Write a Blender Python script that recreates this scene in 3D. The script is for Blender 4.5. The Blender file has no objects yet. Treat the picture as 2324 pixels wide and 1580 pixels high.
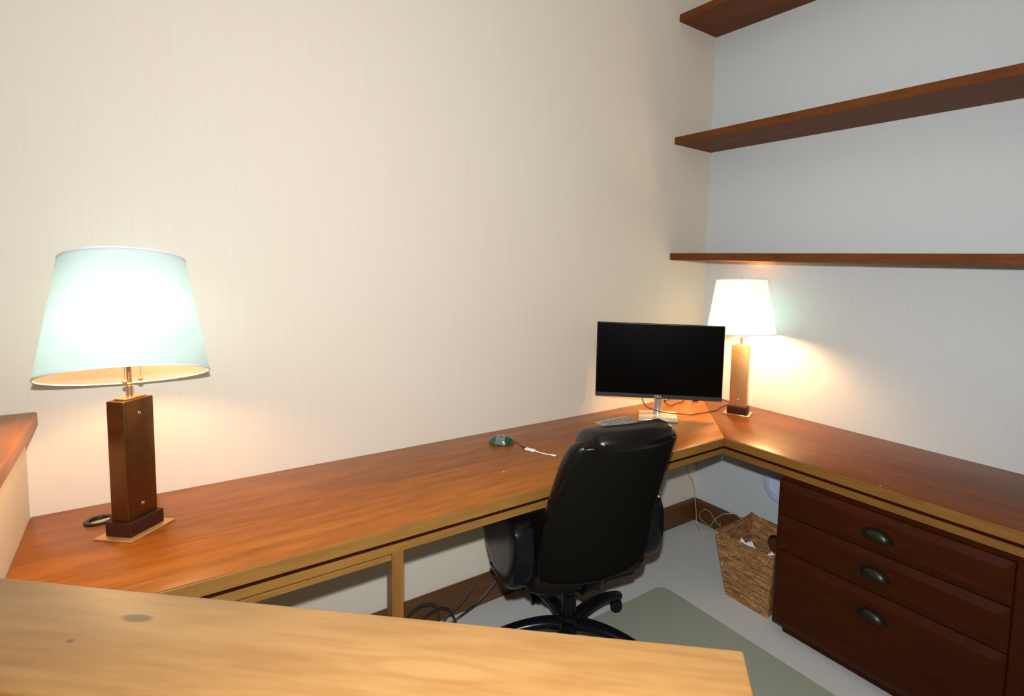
import bpy, bmesh, math, random
from mathutils import Vector, Matrix
from mathutils.geometry import tessellate_polygon
sc = bpy.context.scene
col = sc.collection
random.seed(7)

# ------------------------------------------------------------------ camera
W, H = 2324, 1580
F_PX, PX, PY = 1262.9, 1351.44, 713.79
YAW, PITCH, ROLL = -0.6855, -0.0875, -0.0292
cam_loc = Vector((-2.5197, -2.0944, 1.4871))
cam = bpy.data.cameras.new('camera')
cam_o = bpy.data.objects.new('camera', cam); col.objects.link(cam_o)
fwd = Vector((-math.sin(YAW)*math.cos(PITCH), math.cos(YAW)*math.cos(PITCH), math.sin(PITCH)))
rt = Vector((math.cos(YAW), math.sin(YAW), 0)); dn = -(rt.cross(fwd))
c_, s_ = math.cos(ROLL), math.sin(ROLL)
r2 = c_*rt + s_*dn; d2 = -s_*rt + c_*dn
m = Matrix((( r2.x, -d2.x, -fwd.x), (r2.y, -d2.y, -fwd.y), (r2.z, -d2.z, -fwd.z))).to_4x4()
m.translation = cam_loc
cam_o.matrix_world = m
cam.sensor_width = 36.0; cam.lens = F_PX/W*36.0
cam.shift_x = (W/2-PX)/W; cam.shift_y = (PY-H/2)/W
cam.clip_start = 0.02
sc.camera = cam_o

# ------------------------------------------------------------------ world, lights, exposure
sc.view_settings.view_transform = 'Standard'
sc.view_settings.look = 'None'
sc.view_settings.gamma = 1.0
sc.view_settings.use_curve_mapping = False
sc.view_settings.exposure = 0.0
sc.cycles.use_denoising = True
sc.cycles.max_bounces = 10
sc.cycles.diffuse_bounces = 6
sc.cycles.transmission_bounces = 6
sc.cycles.sample_clamp_indirect = 6.0
sc.cycles.caustics_reflective = False
sc.cycles.caustics_refractive = False
world = bpy.data.worlds.new('world'); sc.world = world; world.use_nodes = True
world.node_tree.nodes['Background'].inputs[0].default_value = (0.5, 0.55, 0.6, 1)
world.node_tree.nodes['Background'].inputs[1].default_value = 0.01

def light(name, kind, loc, energy, color, size=0.05, rot=None, size_y=None, spread=None):
    l = bpy.data.lights.new(name, kind); l.energy = energy; l.color = color
    if kind == 'AREA':
        l.size = size
        if size_y: l.shape = 'RECTANGLE'; l.size_y = size_y
        if spread: l.spread = spread
    else:
        l.shadow_soft_size = size
    o = bpy.data.objects.new(name, l); col.objects.link(o); o.location = loc
    if rot: o.rotation_euler = rot
    return o
# the photographer's flash, on the camera's hot shoe
fl = light('flash_light', 'SPOT', (-2.52, -2.09, 1.63), 172, (0.95, 0.98, 1.0), 0.02)
fl.data.spot_size = math.radians(156); fl.data.spot_blend = 0.95
fl.rotation_euler = Vector((0.60, 0.80, 0.0)).to_track_quat('-Z', 'Y').to_euler()
# unseen area lamp added near the ceiling as soft ambient fill
light('ambient_fill_light', 'AREA', (-2.7, -1.9, 3.25), 8, (1.0, 0.95, 0.88), 2.0, size_y=2.4)

# ------------------------------------------------------------------ materials
def mat(name):
    mt = bpy.data.materials.new(name); mt.use_nodes = True
    nt = mt.node_tree; return mt, nt, nt.nodes['Principled BSDF']
def plain(name, colr, rough=0.5, metal=0.0, spec=0.5, coat=0.0, bump=0.0, bscale=200.0, vary=0.0):
    mt, nt, b = mat(name)
    b.inputs['Base Color'].default_value = (*colr, 1); b.inputs['Roughness'].default_value = rough
    b.inputs['Metallic'].default_value = metal; b.inputs['Specular IOR Level'].default_value = spec
    b.inputs['Coat Weight'].default_value = coat
    tc = nt.nodes.new('ShaderNodeTexCoord')
    n = nt.nodes.new('ShaderNodeTexNoise'); n.inputs['Scale'].default_value = bscale; n.inputs['Detail'].default_value = 4
    nt.links.new(tc.outputs['Object'], n.inputs['Vector'])
    if vary:
        mx = nt.nodes.new('ShaderNodeMix'); mx.data_type = 'RGBA'
        mx.inputs[6].default_value = (*[c*(1-vary) for c in colr], 1)
        mx.inputs[7].default_value = (*[min(1, c*(1+vary)) for c in colr], 1)
        nt.links.new(n.outputs['Fac'], mx.inputs[0]); nt.links.new(mx.outputs[2], b.inputs['Base Color'])
    if bump:
        bp = nt.nodes.new('ShaderNodeBump'); bp.inputs['Strength'].default_value = bump; bp.inputs['Distance'].default_value = 0.002
        nt.links.new(n.outputs['Fac'], bp.inputs['Height']); nt.links.new(bp.outputs['Normal'], b.inputs['Normal'])
    return mt
def wood(name, dark, mid, light_, axis='X', rough=0.32, coat=0.25, scale=1.0, knots=None, plank=None, spec=0.5, rotz=0.0):
    """procedural timber: long grain figure along an axis, planks, knots"""
    mt, nt, b = mat(name); N, L = nt.nodes, nt.links
    tc = N.new('ShaderNodeTexCoord')
    mp = N.new('ShaderNodeMapping'); L.new(tc.outputs['Object'], mp.inputs['Vector'])
    src = mp
    if rotz:
        mp0 = N.new('ShaderNodeMapping'); mp0.inputs['Rotation'].default_value = (0, 0, rotz)
        L.new(tc.outputs['Object'], mp0.inputs['Vector']); L.new(mp0.outputs['Vector'], mp.inputs['Vector']); 
    sv = {'X': (0.9, 7, 7), 'Y': (7, 0.9, 7), 'Z': (7, 7, 0.9)}[axis]
    mp.inputs['Scale'].default_value = [v*scale for v in sv]
    n1 = N.new('ShaderNodeTexNoise'); n1.inputs['Scale'].default_value = 1.3; n1.inputs['Detail'].default_value = 3; n1.inputs['Distortion'].default_value = 0.9
    L.new(mp.outputs['Vector'], n1.inputs['Vector'])
    n2 = N.new('ShaderNodeTexNoise'); n2.inputs['Scale'].default_value = 9; n2.inputs['Detail'].default_value = 6; n2.inputs['Roughness'].default_value = 0.65
    L.new(mp.outputs['Vector'], n2.inputs['Vector'])
    # contour bands of the broad noise = cathedral figure
    ma = N.new('ShaderNodeMath'); ma.operation = 'MULTIPLY'; ma.inputs[1].default_value = 9.0; L.new(n1.outputs['Fac'], ma.inputs[0])
    si = N.new('ShaderNodeMath'); si.operation = 'SINE'; L.new(ma.outputs[0], si.inputs[0])
    m1 = N.new('ShaderNodeMath'); m1.operation = 'MULTIPLY_ADD'; m1.inputs[1].default_value = 0.10; L.new(si.outputs[0], m1.inputs[0]); 
    m2 = N.new('ShaderNodeMath'); m2.operation = 'MULTIPLY_ADD'; m2.inputs[1].default_value = 0.55; m2.inputs[2].default_value = 0.22
    L.new(n2.outputs['Fac'], m2.inputs[0]); L.new(m2.outputs[0], m1.inputs[2])
    fac = m1.outputs[0]
    if plank:
        pa, pw = plank      # axis across the boards, board width
        sx = N.new('ShaderNodeSeparateXYZ'); L.new((mp0 if rotz else tc).outputs['Vector' if rotz else 'Object'], sx.inputs[0])
        dv = N.new('ShaderNodeMath'); dv.operation = 'DIVIDE'; dv.inputs[1].default_value = pw; L.new(sx.outputs[pa], dv.inputs[0])
        fl = N.new('ShaderNodeMath'); fl.operation = 'FLOOR'; L.new(dv.outputs[0], fl.inputs[0])
        wn = N.new('ShaderNodeTexWhiteNoise'); wn.noise_dimensions = '1D'; L.new(fl.outputs[0], wn.inputs['W'])
        m3 = N.new('ShaderNodeMath'); m3.operation = 'MULTIPLY_ADD'; m3.inputs[1].default_value = 0.22; m3.inputs[2].default_value = -0.11
        L.new(wn.outputs['Value'], m3.inputs[0])
        ad = N.new('ShaderNodeMath'); ad.operation = 'ADD'; L.new(fac, ad.inputs[0]); L.new(m3.outputs[0], ad.inputs[1]); fac = ad.outputs[0]
    cr = N.new('ShaderNodeValToRGB'); e = cr.color_ramp.elements
    e[0].position = 0.25; e[0].color = (*dark, 1); e[1].position = 0.78; e[1].color = (*light_, 1)
    k = e.new(0.5); k.color = (*mid, 1)
    L.new(fac, cr.inputs['Fac']); cout = cr.outputs['Color']
    for (kx, ky, kz, rx, ry, kc, dens) in (knots or []):
        mk = N.new('ShaderNodeMapping'); mk.vector_type = 'TEXTURE'
        mk.inputs['Location'].default_value = (kx, ky, kz); mk.inputs['Scale'].default_value = (rx, ry, 0.2)
        mk.inputs['Rotation'].default_value = (0, 0, -rotz if rotz else 0)
        L.new(tc.outputs['Object'], mk.inputs['Vector'])
        nw = N.new('ShaderNodeTexNoise'); nw.inputs['Scale'].default_value = 60; L.new(tc.outputs['Object'], nw.inputs['Vector'])
        g = N.new('ShaderNodeVectorMath'); g.operation = 'LENGTH'; L.new(mk.outputs['Vector'], g.inputs[0])
        mr = N.new('ShaderNodeMapRange'); mr.interpolation_type = 'SMOOTHSTEP'
        mr.inputs['From Min'].default_value = 1.0; mr.inputs['From Max'].default_value = 0.55
        mr.inputs['To Min'].default_value = 0.0; mr.inputs['To Max'].default_value = dens
        L.new(g.outputs['Value'], mr.inputs['Value'])
        mx = N.new('ShaderNodeMix'); mx.data_type = 'RGBA'; mx.inputs[7].default_value = (*kc, 1)
        L.new(mr.outputs['Result'], mx.inputs[0]); L.new(cout, mx.inputs[6]); cout = mx.outputs[2]
    L.new(cout, b.inputs['Base Color'])
    b.inputs['Roughness'].default_value = rough; b.inputs['Coat Weight'].default_value = coat; b.inputs['Coat Roughness'].default_value = 0.25
    b.inputs['Specular IOR Level'].default_value = spec
    bp = N.new('ShaderNodeBump'); bp.inputs['Strength'].default_value = 0.08; bp.inputs['Distance'].default_value = 0.001
    L.new(n2.outputs['Fac'], bp.inputs['Height']); L.new(bp.outputs['Normal'], b.inputs['Normal'])
    return mt
def wallpaper(name, a, c):
    """grasscloth-like paper: fine vertical fibres"""
    mt, nt, b = mat(name); N, L = nt.nodes, nt.links
    tc = N.new('ShaderNodeTexCoord'); mp = N.new('ShaderNodeMapping'); mp.inputs['Scale'].default_value = (160, 160, 3.5)
    L.new(tc.outputs['Object'], mp.inputs['Vector'])
    n = N.new('ShaderNodeTexNoise'); n.inputs['Scale'].default_value = 1.0; n.inputs['Detail'].default_value = 5; L.new(mp.outputs['Vector'], n.inputs['Vector'])
    mx = N.new('ShaderNodeMix'); mx.data_type = 'RGBA'; mx.inputs[6].default_value = (*a, 1); mx.inputs[7].default_value = (*c, 1)
    L.new(n.outputs['Fac'], mx.inputs[0]); L.new(mx.outputs[2], b.inputs['Base Color'])
    b.inputs['Roughness'].default_value = 0.75; b.inputs['Specular IOR Level'].default_value = 0.2
    bp = N.new('ShaderNodeBump'); bp.inputs['Strength'].default_value = 0.12; bp.inputs['Distance'].default_value = 0.001
    L.new(n.outputs['Fac'], bp.inputs['Height']); L.new(bp.outputs['Normal'], b.inputs['Normal'])
    return mt

M = {}
M['paper'] = wallpaper('wallpaper_beige', (0.70, 0.625, 0.515), (0.76, 0.69, 0.585))
M['paper_grey'] = wallpaper('wallpaper_pale_grey', (0.575, 0.61, 0.615), (0.635, 0.67, 0.685))
M['ceiling'] = plain('ceiling_paint', (0.8, 0.79, 0.77), 0.8)
M['carpet'] = plain('carpet_pile', (0.68, 0.68, 0.655), 0.95, spec=0.05, bump=0.8, bscale=420, vary=0.12)
M['mat'] = plain('chair_mat_vinyl', (0.38, 0.41, 0.32), 0.55, spec=0.25, bump=0.3, bscale=700, vary=0.05)
O_D, O_M, O_L = (0.23, 0.064, 0.009), (0.40, 0.126, 0.017), (0.53, 0.195, 0.032)
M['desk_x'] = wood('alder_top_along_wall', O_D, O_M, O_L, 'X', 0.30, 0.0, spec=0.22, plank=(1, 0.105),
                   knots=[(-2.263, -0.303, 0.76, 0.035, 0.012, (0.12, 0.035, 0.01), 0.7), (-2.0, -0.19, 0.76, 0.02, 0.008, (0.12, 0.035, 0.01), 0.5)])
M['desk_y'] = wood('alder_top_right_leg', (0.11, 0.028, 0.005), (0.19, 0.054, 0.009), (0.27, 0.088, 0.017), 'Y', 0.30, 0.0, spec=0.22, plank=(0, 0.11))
M['edge_x'] = wood('alder_edge_x', (0.22, 0.10, 0.020), (0.31, 0.15, 0.030), (0.37, 0.19, 0.045), 'X', 0.4, 0.1)
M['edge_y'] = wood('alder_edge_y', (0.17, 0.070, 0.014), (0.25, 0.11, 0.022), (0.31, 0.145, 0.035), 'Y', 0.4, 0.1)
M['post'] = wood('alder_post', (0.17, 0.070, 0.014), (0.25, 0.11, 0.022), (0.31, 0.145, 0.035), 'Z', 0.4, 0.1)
M['ledge'] = wood('alder_ledge_diagonal', (0.20, 0.088, 0.022), (0.285, 0.145, 0.045), (0.35, 0.195, 0.070), 'X', 0.4, 0.0, rotz=math.radians(45.3),
                  knots=[(-2.537, -1.264, 1.05, 0.024, 0.009, (0.06, 0.035, 0.022), 0.9),
                         (-2.595, -1.272, 1.05, 0.005, 0.004, (0.10, 0.04, 0.02), 0.8),
                         (-2.29, -1.557, 1.05, 0.095, 0.022, (0.22, 0.095, 0.026), 0.6), (-2.29, -1.557, 1.05, 0.084, 0.016, (0.30, 0.155, 0.049), 0.85)])
M['ledge_y'] = wood('alder_ledge_side', (0.24, 0.075, 0.018), (0.36, 0.125, 0.033), (0.42, 0.165, 0.045), 'Y', 0.4, 0.0)
M['base'] = wood('stained_baseboard_x', (0.085, 0.030, 0.008), (0.13, 0.048, 0.013), (0.17, 0.066, 0.02), 'X', 0.4, 0.1)
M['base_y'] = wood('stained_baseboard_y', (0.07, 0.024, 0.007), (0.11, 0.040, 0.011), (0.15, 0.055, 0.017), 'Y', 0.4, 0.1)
M['shelf'] = wood('stained_shelf', (0.10, 0.030, 0.008), (0.155, 0.050, 0.013), (0.21, 0.072, 0.02), 'Y', 0.5, 0.0, spec=0.1)
M['cab'] = wood('dark_cabinet', (0.030, 0.0055, 0.001), (0.050, 0.0098, 0.0015), (0.070, 0.0150, 0.002), 'Y', 0.45, 0.0, spec=0.12)
M['groove'] = plain('groove_shadow_gap', (0.03, 0.007, 0.003), 0.9, spec=0.05)
M['leather'] = plain('black_leather', (0.005, 0.0042, 0.0035), 0.27, spec=0.33, bump=0.12, bscale=90)
M['shell'] = plain('black_woven_vinyl', (0.005, 0.0045, 0.003), 0.8, spec=0.06, bump=0.3, bscale=500)
M['plastic'] = plain('black_plastic', (0.005, 0.006, 0.008), 0.22, spec=0.22)
M['screen'] = plain('screen_panel', (0.0022, 0.0016, 0.001), 0.3, spec=0.05)
M['bezel'] = plain('monitor_bezel', (0.018, 0.018, 0.022), 0.4)
M['silver'] = plain('brushed_silver', (0.72, 0.70, 0.70), 0.28, metal=0.85)
M['silver_base'] = plain('silver_base_paint', (0.70, 0.66, 0.63), 0.3, metal=0.4)
M['logo'] = plain('logo_grey', (0.6, 0.6, 0.62), 0.4)
M['bronze'] = plain('dark_bronze', (0.030, 0.028, 0.018), 0.35, metal=0.7)
M['brass'] = plain('brushed_brass', (0.62, 0.36, 0.14), 0.42, metal=0.65, bump=0.05, bscale=60, vary=0.12)
M['brass_pale'] = plain('pale_brass', (0.75, 0.52, 0.30), 0.25, metal=0.9)
M['brass_dark'] = plain('bronzed_brass', (0.16, 0.075, 0.028), 0.30, metal=0.85, bump=0.05, bscale=60, vary=0.2)
M['block'] = plain('lamp_block', (0.050, 0.013, 0.008), 0.5, spec=0.15)
M['white'] = plain('white_plastic', (0.85, 0.86, 0.88), 0.35)
M['disc'] = plain('white_disc_plastic', (0.60, 0.70, 0.95), 0.35)
M['green'] = plain('dark_green_plastic', (0.008, 0.060, 0.035), 0.22, coat=0.5)
M['smoke'] = plain('grey_glossy_plastic', (0.12, 0.17, 0.15), 0.15, coat=0.8)
M['cord'] = plain('black_cord', (0.015, 0.012, 0.010), 0.5)
M['cord_green'] = plain('dark_green_cord', (0.012, 0.020, 0.012), 0.4)
M['cord_grey'] = plain('grey_cord', (0.06, 0.05, 0.05), 0.35)
M['cord_gold'] = plain('pale_yellow_cord', (0.50, 0.40, 0.17), 0.35)
M['scrap'] = plain('white_paper', (0.80, 0.82, 0.90), 0.8)
# lampshade cloth lets the bulb shine through
def shade_mat(name='shade_cloth', base=(0.86, 0.87, 0.92)):
    mt, nt, b = mat(name); N, L = nt.nodes, nt.links
    out = N['Material Output']
    b.inputs['Base Color'].default_value = (*base, 1); b.inputs['Roughness'].default_value = 0.8
    tr = N.new('ShaderNodeBsdfTranslucent'); tr.inputs['Color'].default_value = (0.46, 0.71, 0.99, 1)
    mx = N.new('ShaderNodeMixShader'); mx.inputs[0].default_value = 0.62
    tc = N.new('ShaderNodeTexCoord'); n = N.new('ShaderNodeTexNoise'); n.inputs['Scale'].default_value = 300; L.new(tc.outputs['Object'], n.inputs['Vector'])
    bp = N.new('ShaderNodeBump'); bp.inputs['Strength'].default_value = 0.1; bp.inputs['Distance'].default_value = 0.001
    L.new(n.outputs['Fac'], bp.inputs['Height']); L.new(bp.outputs['Normal'], b.inputs['Normal'])
    L.new(b.outputs[0], mx.inputs[1]); L.new(tr.outputs[0], mx.inputs[2]); L.new(mx.outputs[0], out.inputs['Surface'])
    return mt
M['shade'] = shade_mat()
M['lining'] = shade_mat('shade_lining', (0.75, 0.45, 0.07))
M['trimcloth'] = plain('shade_binding', (0.84, 0.83, 0.86), 0.8)
def bulb_mat():
    mt, nt, b = mat('lit_bulb'); b.inputs['Emission Color'].default_value = (1, 0.72, 0.36, 1); b.inputs['Emission Strength'].default_value = 20
    return mt
M['bulb'] = bulb_mat()
def wicker_mat():
    mt, nt, b = mat('woven_seagrass'); N, L = nt.nodes, nt.links
    tc = N.new('ShaderNodeTexCoord')
    mp = N.new('ShaderNodeMapping'); mp.inputs['Scale'].default_value = (14, 14, 110); L.new(tc.outputs['Object'], mp.inputs['Vector'])
    n = N.new('ShaderNodeTexNoise'); n.inputs['Scale'].default_value = 1; n.inputs['Detail'].default_value = 3; L.new(mp.outputs['Vector'], n.inputs['Vector'])
    sx = N.new('ShaderNodeSeparateXYZ'); L.new(tc.outputs['Object'], sx.inputs[0])
    a = N.new('ShaderNodeMath'); a.operation = 'ADD'; L.new(sx.outputs[0], a.inputs[0]); L.new(sx.outputs[1], a.inputs[1])
    cb = N.new('ShaderNodeCombineXYZ'); L.new(a.outputs[0], cb.inputs[0]); L.new(sx.outputs[2], cb.inputs[1])
    br = N.new('ShaderNodeTexBrick'); br.inputs['Scale'].default_value = 1.0
    br.inputs['Brick Width'].default_value = 0.0055; br.inputs['Row Height'].default_value = 0.0075; br.inputs['Mortar Size'].default_value = 0.0008
    br.inputs['Color1'].default_value = (0.62, 0.36, 0.15, 1); br.inputs['Color2'].default_value = (0.38, 0.18, 0.065, 1); br.inputs['Mortar'].default_value = (0.12, 0.05, 0.02, 1)
    br.inputs['Mortar Smooth'].default_value = 0.6
    L.new(cb.outputs[0], br.inputs['Vector'])
    mx = N.new('ShaderNodeMix'); mx.data_type = 'RGBA'; mx.blend_type = 'OVERLAY'; mx.inputs[0].default_value = 0.9
    cr = N.new('ShaderNodeValToRGB'); cr.color_ramp.elements[0].position = 0.35; cr.color_ramp.elements[1].position = 0.65
    cr.color_ramp.elements[0].color = (0.25, 0.22, 0.2, 1); cr.color_ramp.elements[1].color = (0.75, 0.72, 0.66, 1)
    L.new(n.outputs['Fac'], cr.inputs['Fac']); L.new(br.outputs['Color'], mx.inputs[6]); L.new(cr.outputs['Color'], mx.inputs[7])
    L.new(mx.outputs[2], b.inputs['Base Color']); b.inputs['Roughness'].default_value = 0.6; b.inputs['Specular IOR Level'].default_value = 0.25
    bp = N.new('ShaderNodeBump'); bp.inputs['Strength'].default_value = 0.9; bp.inputs['Distance'].default_value = 0.002
    iv = N.new('ShaderNodeMath'); iv.operation = 'SUBTRACT'; iv.inputs[0].default_value = 1; L.new(br.outputs['Fac'], iv.inputs[1])
    L.new(iv.outputs[0], bp.inputs['Height']); L.new(bp.outputs['Normal'], b.inputs['Normal'])
    return mt
M['wicker'] = wicker_mat()
def rug_mat():
    mt, nt, b = mat('patterned_weave'); N, L = nt.nodes, nt.links
    tc = N.new('ShaderNodeTexCoord'); v = N.new('ShaderNodeTexVoronoi'); v.inputs['Scale'].default_value = 230; L.new(tc.outputs['Object'], v.inputs['Vector'])
    cr = N.new('ShaderNodeValToRGB'); e = cr.color_ramp.elements
    e[0].position = 0.2; e[0].color = (0.16, 0.17, 0.18, 1); e[1].position = 0.75; e[1].color = (0.55, 0.56, 0.60, 1)
    k = e.new(0.45); k.color = (0.38, 0.32, 0.22, 1)
    L.new(v.outputs['Color'], cr.inputs['Fac']); L.new(cr.outputs['Color'], b.inputs['Base Color']); b.inputs['Roughness'].default_value = 0.9
    return mt
M['rug'] = rug_mat()

# ------------------------------------------------------------------ mesh helpers
def link(name, bm, mt, parent=None, smooth=False, label=None):
    me = bpy.data.meshes.new(name)
    bmesh.ops.recalc_face_normals(bm, faces=bm.faces)
    bm.to_mesh(me); bm.free()
    me.materials.append(mt)
    if smooth:
        for p in me.polygons: p.use_smooth = True
        try: me.set_sharp_from_angle(angle=math.radians(38))
        except Exception: pass
    o = bpy.data.objects.new(name, me); col.objects.link(o)
    if parent: o.parent = parent
    if label: o['label'] = label
    return o
def tag(o, label, cat, group=None):
    o['label'] = label; o['category'] = cat
    if group: o['group'] = group
    return o
def thing(name, label, cat, loc=(0, 0, 0), rz=0.0, group=None):
    o = bpy.data.objects.new(name, None); col.objects.link(o); o.location = loc; o.rotation_euler = (0, 0, rz)
    o.empty_display_size = 0.05
    return tag(o, label, cat, group)
def struct(name, bm, mt, smooth=False):
    o = link(name, bm, mt, None, smooth); o['kind'] = 'structure'; return o
def box(bm, a, b, bev=0.0, seg=2):
    """axis box from corner a to corner b, bevelled"""
    x0, x1 = sorted((a[0], b[0])); y0, y1 = sorted((a[1], b[1])); z0, z1 = sorted((a[2], b[2]))
    vs = [bm.verts.new(p) for p in ((x0,y0,z0),(x1,y0,z0),(x1,y1,z0),(x0,y1,z0),(x0,y0,z1),(x1,y0,z1),(x1,y1,z1),(x0,y1,z1))]
    fs = [bm.faces.new([vs[i] for i in f]) for f in ((3,2,1,0),(4,5,6,7),(0,1,5,4),(1,2,6,5),(2,3,7,6),(3,0,4,7))]
    if bev:
        es = list({e for f in fs for e in f.edges})
        bmesh.ops.bevel(bm, geom=es, offset=bev, segments=seg, affect='EDGES', profile=0.5)
    return bm
def prism(bm, poly, z0, z1, bev=0.0, seg=2):
    """vertical prism of an xy polygon"""
    lo = [bm.verts.new((p[0], p[1], z0)) for p in poly]; hi = [bm.verts.new((p[0], p[1], z1)) for p in poly]
    n = len(poly); fs = [bm.faces.new(hi), bm.faces.new(lo[::-1])]
    for i in range(n): fs.append(bm.faces.new((lo[i], lo[(i+1) % n], hi[(i+1) % n], hi[i])))
    if bev:
        es = list({e for f in fs for e in f.edges})
        bmesh.ops.bevel(bm, geom=es, offset=bev, segments=seg, affect='EDGES', profile=0.5)
    return bm
def catmull(pts, n=8, closed=False):
    P = [Vector(p) for p in pts]; out = []; m_ = len(P)
    rng = range(m_) if closed else range(m_-1)
    for i in rng:
        if closed: p0, p1, p2, p3 = P[i-1], P[i], P[(i+1) % m_], P[(i+2) % m_]
        else: p0, p1, p2, p3 = P[max(i-1, 0)], P[i], P[i+1], P[min(i+2, m_-1)]
        for k in range(n):
            t = k/n
            out.append(0.5*((2*p1)+(-p0+p2)*t+(2*p0-5*p1+4*p2-p3)*t*t+(-p0+3*p1-3*p2+p3)*t*t*t))
    if not closed: out.append(P[-1].copy())
    return out
def tube(bm, path, rad, seg=10, ry=None, up=(0, 0, 1), caps=True):
    """sweep an ellipse (rad sideways, ry along 'up') down a path; rad may be a function of t"""
    path = [Vector(p) for p in path]; n = len(path); rings = []; prev = None
    for i, p in enumerate(path):
        t = (path[min(i+1, n-1)] - path[max(i-1, 0)]).normalized()
        u = Vector(up) if prev is None else prev
        s = t.cross(u)
        if s.length < 1e-4: s = t.cross(Vector((1, 0.3, 0)))
        s.normalize(); v = s.cross(t).normalized(); prev = v
        f = i/(n-1); r = rad(f) if callable(rad) else rad; q = (ry(f) if callable(ry) else ry) if ry else r
        rings.append([bm.verts.new(p + s*math.cos(a)*r + v*math.sin(a)*q) for a in [2*math.pi*k/seg for k in range(seg)]])
    for a, b in zip(rings, rings[1:]):
        for k in range(seg): bm.faces.new((a[k], a[(k+1) % seg], b[(k+1) % seg], b[k]))
    if caps: bm.faces.new(rings[0][::-1]); bm.faces.new(rings[-1])
    return bm
def lathe(bm, prof, c=(0, 0, 0), seg=32, close=False, axis=Vector((0, 0, 1)), caps=True):
    ax = Vector(axis).normalized(); q = Vector((0, 0, 1)).rotation_difference(ax); c = Vector(c); rings = []
    for r, z in prof:
        rings.append([bm.verts.new(c + q @ Vector((r*math.cos(2*math.pi*k/seg), r*math.sin(2*math.pi*k/seg), z))) for k in range(seg)])
    pairs = list(zip(rings, rings[1:])) + ([(rings[-1], rings[0])] if close else [])
    for a, b in pairs:
        for k in range(seg): bm.faces.new((a[k], a[(k+1) % seg], b[(k+1) % seg], b[k]))
    if not close and caps: bm.faces.new(rings[0][::-1]); bm.faces.new(rings[-1])
    return bm
def pillow(bm, outline, prof, place):
    """stack of rings: outline (2-D closed), prof = [(inset, depth)], place(u, v, d) -> Vector; puffy solid"""
    O = [Vector((p[0], p[1])) for p in outline]; n = len(O); rings = []
    area = sum(O[i].x*O[(i+1) % n].y - O[(i+1) % n].x*O[i].y for i in range(n)); sg = 1 if area > 0 else -1
    nr = []
    for i in range(n):
        t = (O[(i+1) % n] - O[i-1]).normalized(); nr.append(Vector((-t.y, t.x))*sg)
    for ins, d in prof:
        rings.append([bm.verts.new(place(*(O[i]+nr[i]*ins), d)) for i in range(n)])
    for a, b in zip(rings, rings[1:]):
        for k in range(n): bm.faces.new((a[k], a[(k+1) % n], b[(k+1) % n], b[k]))
    cx, cy = sum(p.x for p in O)/n, sum(p.y for p in O)/n      # closed with shrinking rings and a fan, so curved faces stay smooth
    for ring, (ins, d), flip in ((rings[0], prof[0], True), (rings[-1], prof[-1], False)):
        prev = ring; base = [O[i]+nr[i]*ins for i in range(n)]
        for sc_ in (.8, .6, .4, .2):
            cur = [bm.verts.new(place(cx+(p.x-cx)*sc_, cy+(p.y-cy)*sc_, d)) for p in base]
            for k in range(n): bm.faces.new((prev[k], prev[(k+1) % n], cur[(k+1) % n], cur[k]))
            prev = cur
        v0 = bm.verts.new(place(cx, cy, d))
        for k in range(n): bm.faces.new((prev[k], prev[(k+1) % n], v0))
    return bm
def rrect(x0, x1, y0, y1, r, n=5):
    out = []
    for cx, cy, a0 in ((x1-r, y1-r, 0), (x0+r, y1-r, 90), (x0+r, y0+r, 180), (x1-r, y0+r, 270)):
        for k in range(n+1):
            a = math.radians(a0+90*k/n); out.append((cx+r*math.cos(a), cy+r*math.sin(a)))
    return out
NB = bmesh.new

# ------------------------------------------------------------------ the room
XL, YF, ZC = -4.6, -4.4, 3.3
struct('floor', box(NB(), (XL-.1, YF-.1, -.1), (.1, .1, 0)), M['carpet'])
struct('ceiling', box(NB(), (XL-.1, YF-.1, ZC), (.1, .1, ZC+.1)), M['ceiling'])
struct('wall_back', box(NB(), (XL-.1, 0, 0), (0, .1, ZC)), M['paper'])
struct('wall_right', box(NB(), (0, YF-.1, 0), (.1, .1, ZC)), M['paper_grey'])
struct('wall_left', box(NB(), (XL-.1, YF, 0), (XL, 0, ZC)), M['paper'])
struct('wall_front', box(NB(), (XL, YF-.1, 0), (0, YF, ZC)), M['paper'])
HB = 0.129
def base_profile(bm, p0, p1, nrm):
    p0, p1, nrm = Vector(p0), Vector(p1), Vector(nrm)
    prof = [(0, 0), (.018, 0), (.018, HB-.014), (.014, HB-.005), (.008, HB), (0, HB)]
    A = [bm.verts.new(p0+nrm*d+Vector((0, 0, z))) for d, z in prof]; B = [bm.verts.new(p1+nrm*d+Vector((0, 0, z))) for d, z in prof]
    n = len(prof)
    for i in range(n): bm.faces.new((A[i], A[(i+1) % n], B[(i+1) % n], B[i]))
    bm.faces.new(A[::-1]); bm.faces.new(B); return bm
struct('baseboard_back', base_profile(NB(), (-2.776, 0, 0), (-.001, 0, 0), (0, -1, 0)), M['base'])
struct('baseboard_right', base_profile(NB(), (0, -.018, 0), (0, -.88, 0), (-1, 0, 0)), M['base_y'])

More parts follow.
